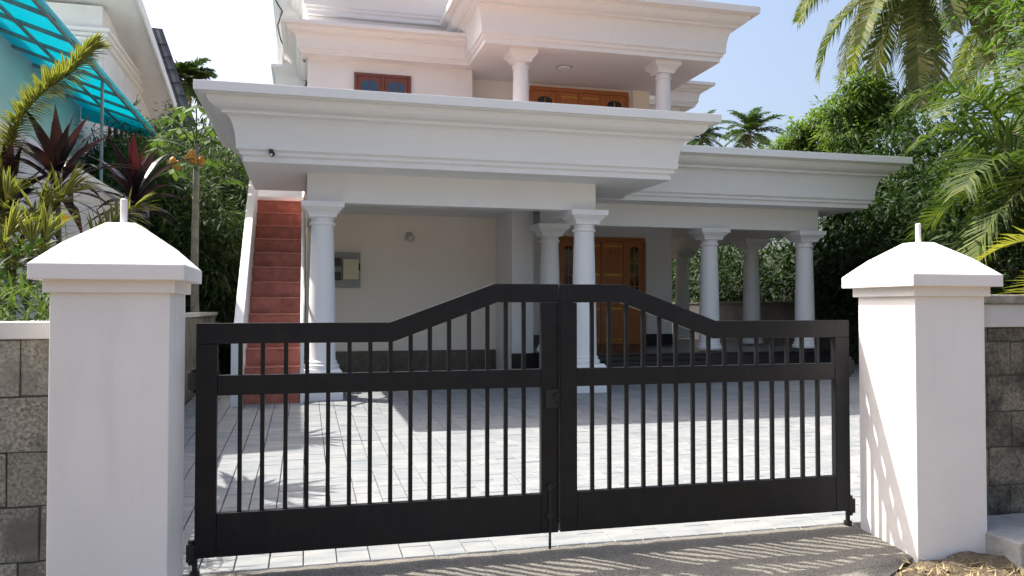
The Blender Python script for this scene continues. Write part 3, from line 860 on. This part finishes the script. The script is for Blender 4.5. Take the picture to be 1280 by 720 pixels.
def tree(x, y, zc, lobes, label, name='leafy_tree', mat='leaf_mango', nclump=90, nleaf=14, L=.2, W=.06, seed=1, tr=.14, group=None, cat='tree', bark='bark', hang=.25, inner=.5):
    z0 = gz(y)-.1
    t = thing(name, (x, y, z0), label, cat, group)
    rr = random.Random(seed)
    zf = zc-.3*max(l[5] for l in lobes)
    mm = MB().tube([(x, y, z0), (x+.05, y, (z0+zf)*.5), (x+.02, y+.05, zf)], [tr*1.3, tr, tr*.75], 8)
    for l in lobes:
        mm.tube([(x+.02, y+.05, zf-.3), (x+l[0]*.5, y+l[1]*.5, (zf+zc+l[2])*.5), (x+l[0], y+l[1], zc+l[2])], [tr*.6, tr*.4, tr*.15], 6)
    mm.build('trunk', bark, t, smooth=True)
    crown_mesh(x, y, zc, lobes, nclump, nleaf, L, W, seed, hang, inner).build('crown', mat, t)
    return t

# --- right side: coconut palms behind the veranda
palm(18.6, 21.2, 12.2, 'tall coconut palm with heavy drooping fronds above the veranda roof', n=24, L=4.9, seed=11, tr=.15, ll=1.15, lw=.06, nl=78, elevs=(72, -68), hang=1.5, dry=0, lean=(.5, 0))
palm(25.5, 23.5, 13.0, 'coconut palm standing behind the tallest drooping palm', n=22, L=4.8, seed=12, tr=.16, ll=1.1, lw=.06, nl=66, elevs=(70, -60), hang=1.3, dry=0)
# far palms over the roofs
for (px, py, Y, sd, lb) in ((938, 166, 62, 21, 'small far coconut palm in the open sky above the veranda roof'),
                            (878, 172, 70, 22, 'far palm peeping out between portico and veranda roofs'),
                            (238, 104, 52, 23, 'far palm beside the neighbouring tiled roof')):
    c = onY(px, py, Y)
    palm(c.x, c.y, c.z, lb, n=26, L=1.8 if sd == 23 else 3.0, seed=sd, tr=.08, ll=.85, lw=.09, nl=32, dscale=.7, mat='leaf_feather', elevs=(82, -30), z0=.1, hang=.5, group='far palms over the roofs')
# leafy trees above the veranda roof
c = onY(1084, 132, 20.6)
tree(c.x, 20.6, c.z, [(-.35, 0, .35, .55, .7, .5), (.35, .2, .5, .5, .6, .45), (.85, 0, 0, .55, .7, .55), (-.85, .1, -.2, .55, .6, .5), (.1, -.2, -.35, .8, .8, .6), (.5, 0, -1.0, 1.0, 1.0, .6), (-.6, 0, -1.0, .8, 1.0, .6)],
     'round mango tree with fine leaves over the veranda roof end', mat='leaf_bright', nclump=75, nleaf=13, L=.27, W=.07, seed=31, hang=.6, inner=.25)
c = onY(1012, 172, 23.4)
tree(c.x, 23.4, c.z, [(.3, 0, .45, .45, .6, .45), (-.35, .2, .05, .45, .5, .45), (-.8, .2, -.5, .5, .6, .5), (.7, 0, -.3, .6, .8, .6), (0, 0, -.8, .9, 1.0, .6)],
     'lower mango tree beside the round mango tree', mat='leaf_bright', nclump=75, nleaf=12, L=.27, W=.07, seed=32, hang=.6, inner=.25)
# dark trees beyond the grey wall
for k, (x, y, z, r, mt) in enumerate(((13.9, 17.5, 3.3, 1.5, 'leaf_dark'), (14.6, 20.5, 3.2, 1.8, 'leaf_dark'), (14.2, 24.0, 3.1, 1.7, 'leaf_dark'),
                                  (14.6, 28.0, 3.4, 1.9, 'leaf_dark'), (13.7, 14.6, 3.2, 1.5, 'leaf_dark'), (15.0, 31.5, 3.6, 2.0, 'leaf_dark'), (15.8, 16.5, 4.6, 1.9, 'leaf_dark'))):
    tree(x, y, z, [(0, 0, 0, r, r, r*1.05), (.3, r*.7, -.9, r*.9, r*.8, r*.7), (-.1, -r*.7, -1.0, r*.8, r*.8, r*.8)],
         ('dark bushy tree rising between the end veranda column and the gate pillar', 'dark bushy tree right behind the end veranda column', 'dark bushy tree seen between the middle veranda columns', 'dark bushy tree seen beside the first free veranda column', 'dark bushy tree behind the finial of the pillar with gate shadow', 'dark bushy tree far behind next to the house wall corner', 'tallest dark bushy tree, behind the areca palms')[k], mat=mt, nclump=110, nleaf=13, L=.26, W=.10, seed=40+k, group='bushy trees behind the grey wall')
for k, (px, py, Y, r_) in enumerate(((1122, 235, 17.0, 1.7), (1085, 300, 15.5, 1.3), (1190, 190, 17.5, 2.0))):
    c = onY(px, py, Y)
    tree(c.x, Y, c.z, [(0, 0, 0, r_, r_, r_*.9), (.4, .5, -1.2, r_, r_, r_*.8), (-.4, -.3, -1.1, r_*.9, r_, r_*.8)], ('dense dark tree filling the gap beside the veranda roof end', 'dark tree low between veranda roof end and gate pillar', 'large dark tree behind the taller areca palm')[k],
         mat='leaf_dark', nclump=130, nleaf=13, L=.26, W=.09, seed=140+k, group='bushy trees behind the grey wall')
# areca palms just inside the right wall
palm(10.9, 9.9, 3.5, 'areca palm with arching leaflets rising over the right pillar cap', n=12, L=2.2, seed=51, tr=.07, mat='leaf_areca', ll=.85, lw=.042, nl=34, elevs=(80, -50), hang=.6, name='areca_palm')
palm(12.0, 11.4, 4.6, 'taller areca palm, its fronds in front of the coconut trunk', n=12, L=2.4, seed=52, tr=.08, mat='leaf_areca', ll=.95, lw=.044, nl=34, elevs=(80, -55), hang=.7, name='areca_palm')
palm(11.3, 8.4, 4.0, 'areca palm at the frame edge with long level leaflets', n=10, L=2.5, seed=53, tr=.07, mat='leaf_areca', ll=1.05, lw=.036, nl=32, elevs=(80, -40), hang=.3, name='areca_palm')
tree(11.6, 11.6, 3.0, [(0, 0, 0, 1.3, 1.3, 1.3), (.2, .9, -.9, 1.2, 1.0, 1.0), (-.4, -.9, -.9, 1.2, 1.0, 1.0)], 'dark shrubby tree behind the areca palms', mat='leaf_dark', nclump=120, nleaf=12, L=.24, W=.09, seed=61)
tree(13.8, 10.8, 5.6, [(0, 0, 0, 1.7, 1.6, 1.6), (.5, .9, -1.6, 1.6, 1.2, 1.5), (-.2, -.9, -1.4, 1.4, 1.2, 1.3)], 'broad leaved bright green tree behind the areca fronds', mat='leaf_bright', nclump=130, nleaf=11, L=.30, W=.13, seed=62)
tree(15.5, 13.0, 7.6, [(0, 0, 0, 2.0, 1.8, 1.8), (1.2, .4, -2.0, 2.0, 1.6, 2.0)], 'tall dark leafy tree between the palms', mat='leaf_mango', nclump=150, nleaf=12, L=.30, W=.11, seed=63)
tree(9.4, 6.6, 1.35, [(0, 0, 0, 1.3, .8, .8), (1.8, 0, .1, 1.3, .8, .9)], 'low dark hedge shrub behind the mossy wall', mat='leaf_dark', nclump=110, nleaf=11, L=.2, W=.08, seed=64, cat='shrub', name='hedge_shrub')

# --- left side
# papaya tree
pc = onY(246, 180, 15.2)
t = thing('papaya_tree', (pc.x, 15.2, .1), 'slim papaya tree with ripe orange fruit beside the stair', 'tree')
MB().tube([(pc.x+.02, 15.2, .1), (pc.x-.02, 15.2, 2.2), (pc.x, 15.2, pc.z)], [.085, .07, .05], 10).build('trunk', 'papaya_bark', t, smooth=True)
rr = random.Random(5)
for k in range(17):
    az = k*2.4; el = R(70-85*(k/16)); L = rr.uniform(.55, .85)
    d = Vector((math.cos(az)*math.cos(el), math.sin(az)*math.cos(el), math.sin(el)))
    p = Vector((pc.x, 15.2, pc.z-.02*k)); tip = p+d*L
    m = MB(); m.tube([p, p+d*L*.5+Vector((0, 0, .04)), tip], .012, 4); m.t = [.9]*len(m.f)
    for j in range(9):                       # palmate lobes
        a = az+R(-140+35*j); dd = Vector((math.cos(a), math.sin(a), -.5+rr.uniform(-.2, .2)))
        ln = .34*(1 if 2 <= j <= 5 else .7)
        s = Vector((-math.sin(a), math.cos(a), 0)); q = tip+dd*ln
        tt = rr.random()
        m.add([tip, tip+dd*ln*.3-s*.022, tip+dd*ln*.6-s*.055, q, tip+dd*ln*.6+s*.055, tip+dd*ln*.3+s*.022], [(0, 1, 5), (1, 2, 3, 4, 5)], tt)
    m.build('leaf', 'leaf_papaya', t)
for (px, py, s_) in ((216, 202, .13), (222, 206, .12), (239, 193, .13), (243, 200, .13), (252, 200, .12), (235, 198, .11)):
    q = onY(px, py, 15.1)
    s_ *= .72
    MB().lathe(q.x, 15.1, [(.005, q.z-s_*1.2), (s_*.55, q.z-s_*.8), (s_*.75, q.z-s_*.1), (s_*.5, q.z+s_*.6), (.01, q.z+s_*.9)], 12).build('fruit', 'papaya_fruit', t, smooth=True)
# feathery dark trees of the side strip
for k, (px, py, Y, r, h) in enumerate(((285, 270, 19.5, 1.15, 1.9), (200, 285, 18.0, 1.1, 1.9), (258, 330, 17.4, 1.1, 1.6), (165, 225, 21.5, 1.1, 1.5), (228, 225, 22.5, 1.3, 1.8), (290, 215, 25.0, 1.2, 1.6))):
    c = onY(px, py, Y)
    tree(c.x, Y, max(1.9, c.z), [(0, 0, 0, r, r, h), (.3, .2, -.9, r, r, h*.8), (-.3, -.2, -.6, r*.9, r, h*.8)], ('feathery dark tree against the stair parapet', 'feathery dark tree between red cordyline and papaya trunk', 'low feathery dark tree just behind the papaya trunk', 'feathery dark tree under the far end of the awning', 'feathery dark tree behind the papaya crown', 'farthest feathery tree, under the portico cornice corner')[k],
         mat='leaf_feather', name='feathery_tree', nclump=260, nleaf=22, L=.26, W=.045, seed=70+k, hang=.7, group='feathery trees between the houses')
# --- garden shrubs behind the left wall
def strip_leaf(m, p, d, L, W, droop, rr, tc, te=None, seg=4):
    d = d.normalized(); s = d.cross(Vector((0, 0, 1)))
    if s.length < .05: s = Vector((rr.uniform(-1, 1), rr.uniform(-1, 1), 0))
    s.normalize(); q = Vector(p); rows = []
    for k in range(seg+1):
        f = k/seg; wd = W*(.45+1.1*f if f < .5 else 1.0*(1-f)*2)*.5
        if k == seg: wd = W*.02
        n_ = s.cross(d).normalized()
        rows.append((q-s*wd, q-s*wd*.5-n_*wd*.12, q+s*wd*.5-n_*wd*.12, q+s*wd))
        d = (d+Vector((0, 0, -droop/seg))).normalized(); q = q+d*(L/seg)
    for k in range(seg):
        a, b = rows[k], rows[k+1]
        for i in range(3):
            m.add([a[i], a[i+1], b[i+1], b[i]], [(0, 1, 2, 3)], (tc if i == 1 or te is None else te))
def cordyline(x, y, z, n, L, label, seed, red=.3, stem=1.0):
    rr = random.Random(seed)
    t = thing('cordyline', (x, y, gz(y)-.08), label, 'shrub', 'dark red cordylines behind the left wall')
    MB().tube([(x, y, gz(y)-.1), (x+.03, y, z*.6), (x, y, z)], [.03, .026, .02], 8).build('stem', 'bark', t, smooth=True)
    for k in range(n):
        f = k/n; az = k*2.4+rr.uniform(-.2, .2); el = R(82-66*f+rr.uniform(-8, 8))
        d = Vector((math.cos(az)*math.cos(el), math.sin(az)*math.cos(el), math.sin(el)))
        m = MB(); ln = L*rr.uniform(.75, 1.1)*(.8+.3*math.sin(f*3))
        strip_leaf(m, (x, y, z-f*.28), d, ln, .074*L/.5, .75+.8*f, rr, min(.62, rr.uniform(0, .6)) if f > .12 else (.95 if red > .5 else .6), None, 6)
        m.build('leaf', 'leaf_cordyline', t, smooth=True)
    return t
c = onY(72, 215, 7.9); cordyline(c.x, 7.9, c.z+.02, 36, .72, 'dark purple cordyline with strap leaves fully spread above the wall', 81, .2)
c = onY(168, 240, 10.2); cordyline(c.x, 10.2, c.z+.02, 32, .80, 'dark cordyline with red young leaves behind the pillar cap', 82, .9)
c = onY(8, 240, 7.6); cordyline(c.x, 7.6, c.z, 30, .66, 'dark purple cordyline at the frame edge among variegated shrubs', 83, .2)
def dracaena(path, label, seed, L=.17, per=7, dens=20, name='variegated_dracaena'):
    """bending stem closely set with short yellow-edged leaves"""
    rr = random.Random(seed); P = [Vector(p) for p in path]
    t = thing(name, (P[0].x, P[0].y, gz(P[0].y)-.08), label, 'shrub', 'yellow variegated shrubs behind the left wall')
    base = Vector((P[0].x, P[0].y, gz(P[0].y)-.1))
    MB().tube([base]+P, [.022]+[.016]*(len(P)-1)+[.008], 6).build('stem', 'bark', t, smooth=True)
    seglen = [(P[i+1]-P[i]).length for i in range(len(P)-1)]; tot = sum(seglen); m = MB()
    nst = int(tot*dens)
    for k in range(nst+3):
        s = min(tot-.001, tot*k/nst); i = 0; acc = s
        while i < len(seglen)-1 and acc > seglen[i]: acc -= seglen[i]; i += 1
        q = P[i].lerp(P[i+1], min(1, acc/seglen[i])); ax = (P[i+1]-P[i]).normalized()
        a1 = ax.cross(Vector((.3, .2, 1))).normalized(); a2 = ax.cross(a1)
        for j in range(per):
            ph = k*1.1+j*6.283/per+rr.uniform(-.2, .2)
            rad = a1*math.cos(ph)+a2*math.sin(ph); endf = max(0, (s/tot-.85)/.15)
            d = rad*(1-.45*endf)+ax*(.75+.8*endf)
            strip_leaf(m, q, d, L*rr.uniform(.7, 1.15), .03, .6, rr, rr.uniform(.1, .3), rr.uniform(.6, 1), 3)
    m.build('leaves', 'leaf_variegated', t)
    return t
def PP(Y, *pts): return [onY(a, b, Y) for a, b in pts]
dracaena(PP(7.5, (-14, 330), (2, 215), (22, 150), (55, 112), (90, 88), (112, 62)), 'long arching stem of yellow variegated leaves against the turquoise awning', 91, .19, 10, 46)
dracaena(PP(7.3, (58, 330), (52, 300), (62, 268), (80, 245)), 'bushy yellow variegated dracaena spilling over the left wall beside the pillar', 92, .32, 10, 18)
dracaena(PP(7.2, (18, 330), (25, 305), (30, 290), (48, 262)), 'yellow variegated dracaena in the middle of the clump over the coping', 93, .32, 10, 18)
dracaena(PP(7.3, (-8, 300), (2, 270), (8, 252)), 'yellow variegated dracaena at the frame edge below the cordyline', 94, .3, 10, 18)
dracaena(PP(7.7, (118, 300), (140, 280), (165, 262)), 'yellow variegated sprig just behind the left pillar cap', 95, .26, 9, 20)
for k, (a, b, c_, d_) in enumerate(((6, 385, 12, 345), (34, 375, 40, 330), (58, 360, 52, 322), (-6, 350, -2, 318))):
    dracaena(PP(6.9, (a, b), (c_, d_), (c_+6*(k-1), d_-22)), ('yellow variegated sprig low against the coping at the frame edge', 'low yellow variegated sprig in the middle above the coping', 'yellow variegated sprig touching the pillar shoulder', 'variegated sprig below the frame edge cordyline')[k], 190+k, .30, 10, 16)
# low strappy greenery along the inside of the left wall
m = MB(); rr = random.Random(9)
for k in range(1500):
    x, y = rr.uniform(-3.1, -1.42), rr.uniform(4.95, 6.3); z = rr.uniform(1.0, 1.6)+.12*max(0, y-5)
    d = Vector((rr.uniform(-1, 1), rr.uniform(-1, .4), rr.uniform(.2, 1.2)))
    strip_leaf(m, (x, y, z), d, rr.uniform(.18, .36), .02, 1.1, rr, rr.random(), None, 3)
tag(stuff(m.build('ground_cover', 'leaf_grass')), 'low strappy green foliage massed behind the left wall', 'foliage')
tree(-2.4, 6.5, 1.3, [(0, 0, 0, .8, .4, .75), (-.9, 0, .1, .8, .4, .8)], 'dark green hedge filling behind the left coping', mat='leaf_dark', name='hedge_shrub', nclump=90, nleaf=12, L=.13, W=.05, seed=99, cat='shrub', tr=.03)
q = onY(81, 273, 6.9)
t = thing('yellow_flower', (q.x, 6.9, q.z-.05), 'small yellow flower among the variegated leaves', 'flower')
m = MB()
for k in range(6):
    a = k*1.047; d = Vector((math.cos(a), -.4, math.sin(a))); s = Vector((-math.sin(a), 0, math.cos(a)))*.014
    m.add([q, q+d*.035-s*1.6, q+d*.06, q+d*.035+s*1.6], [(0, 1, 2, 3)])
m.v = [tuple(q+(Vector(v)-q)*.55) for v in m.v]
m.build('petals', 'flower_yellow', t)
MB().tube([q, q+Vector((.01, .02, -.15))], .003, 5).build('stalk', 'rachis', t)
# yellowing frond lying in from the right over the wall
palm(8.3, 6.4, 1.98, 'low young coconut palm with yellowing fronds over the mossy coping', n=7, L=1.7, seed=55, tr=.06, mat='leaf_yellowing', ll=.42, lw=.03, nl=40, elevs=(42, 0), hang=.2, name='young_palm')
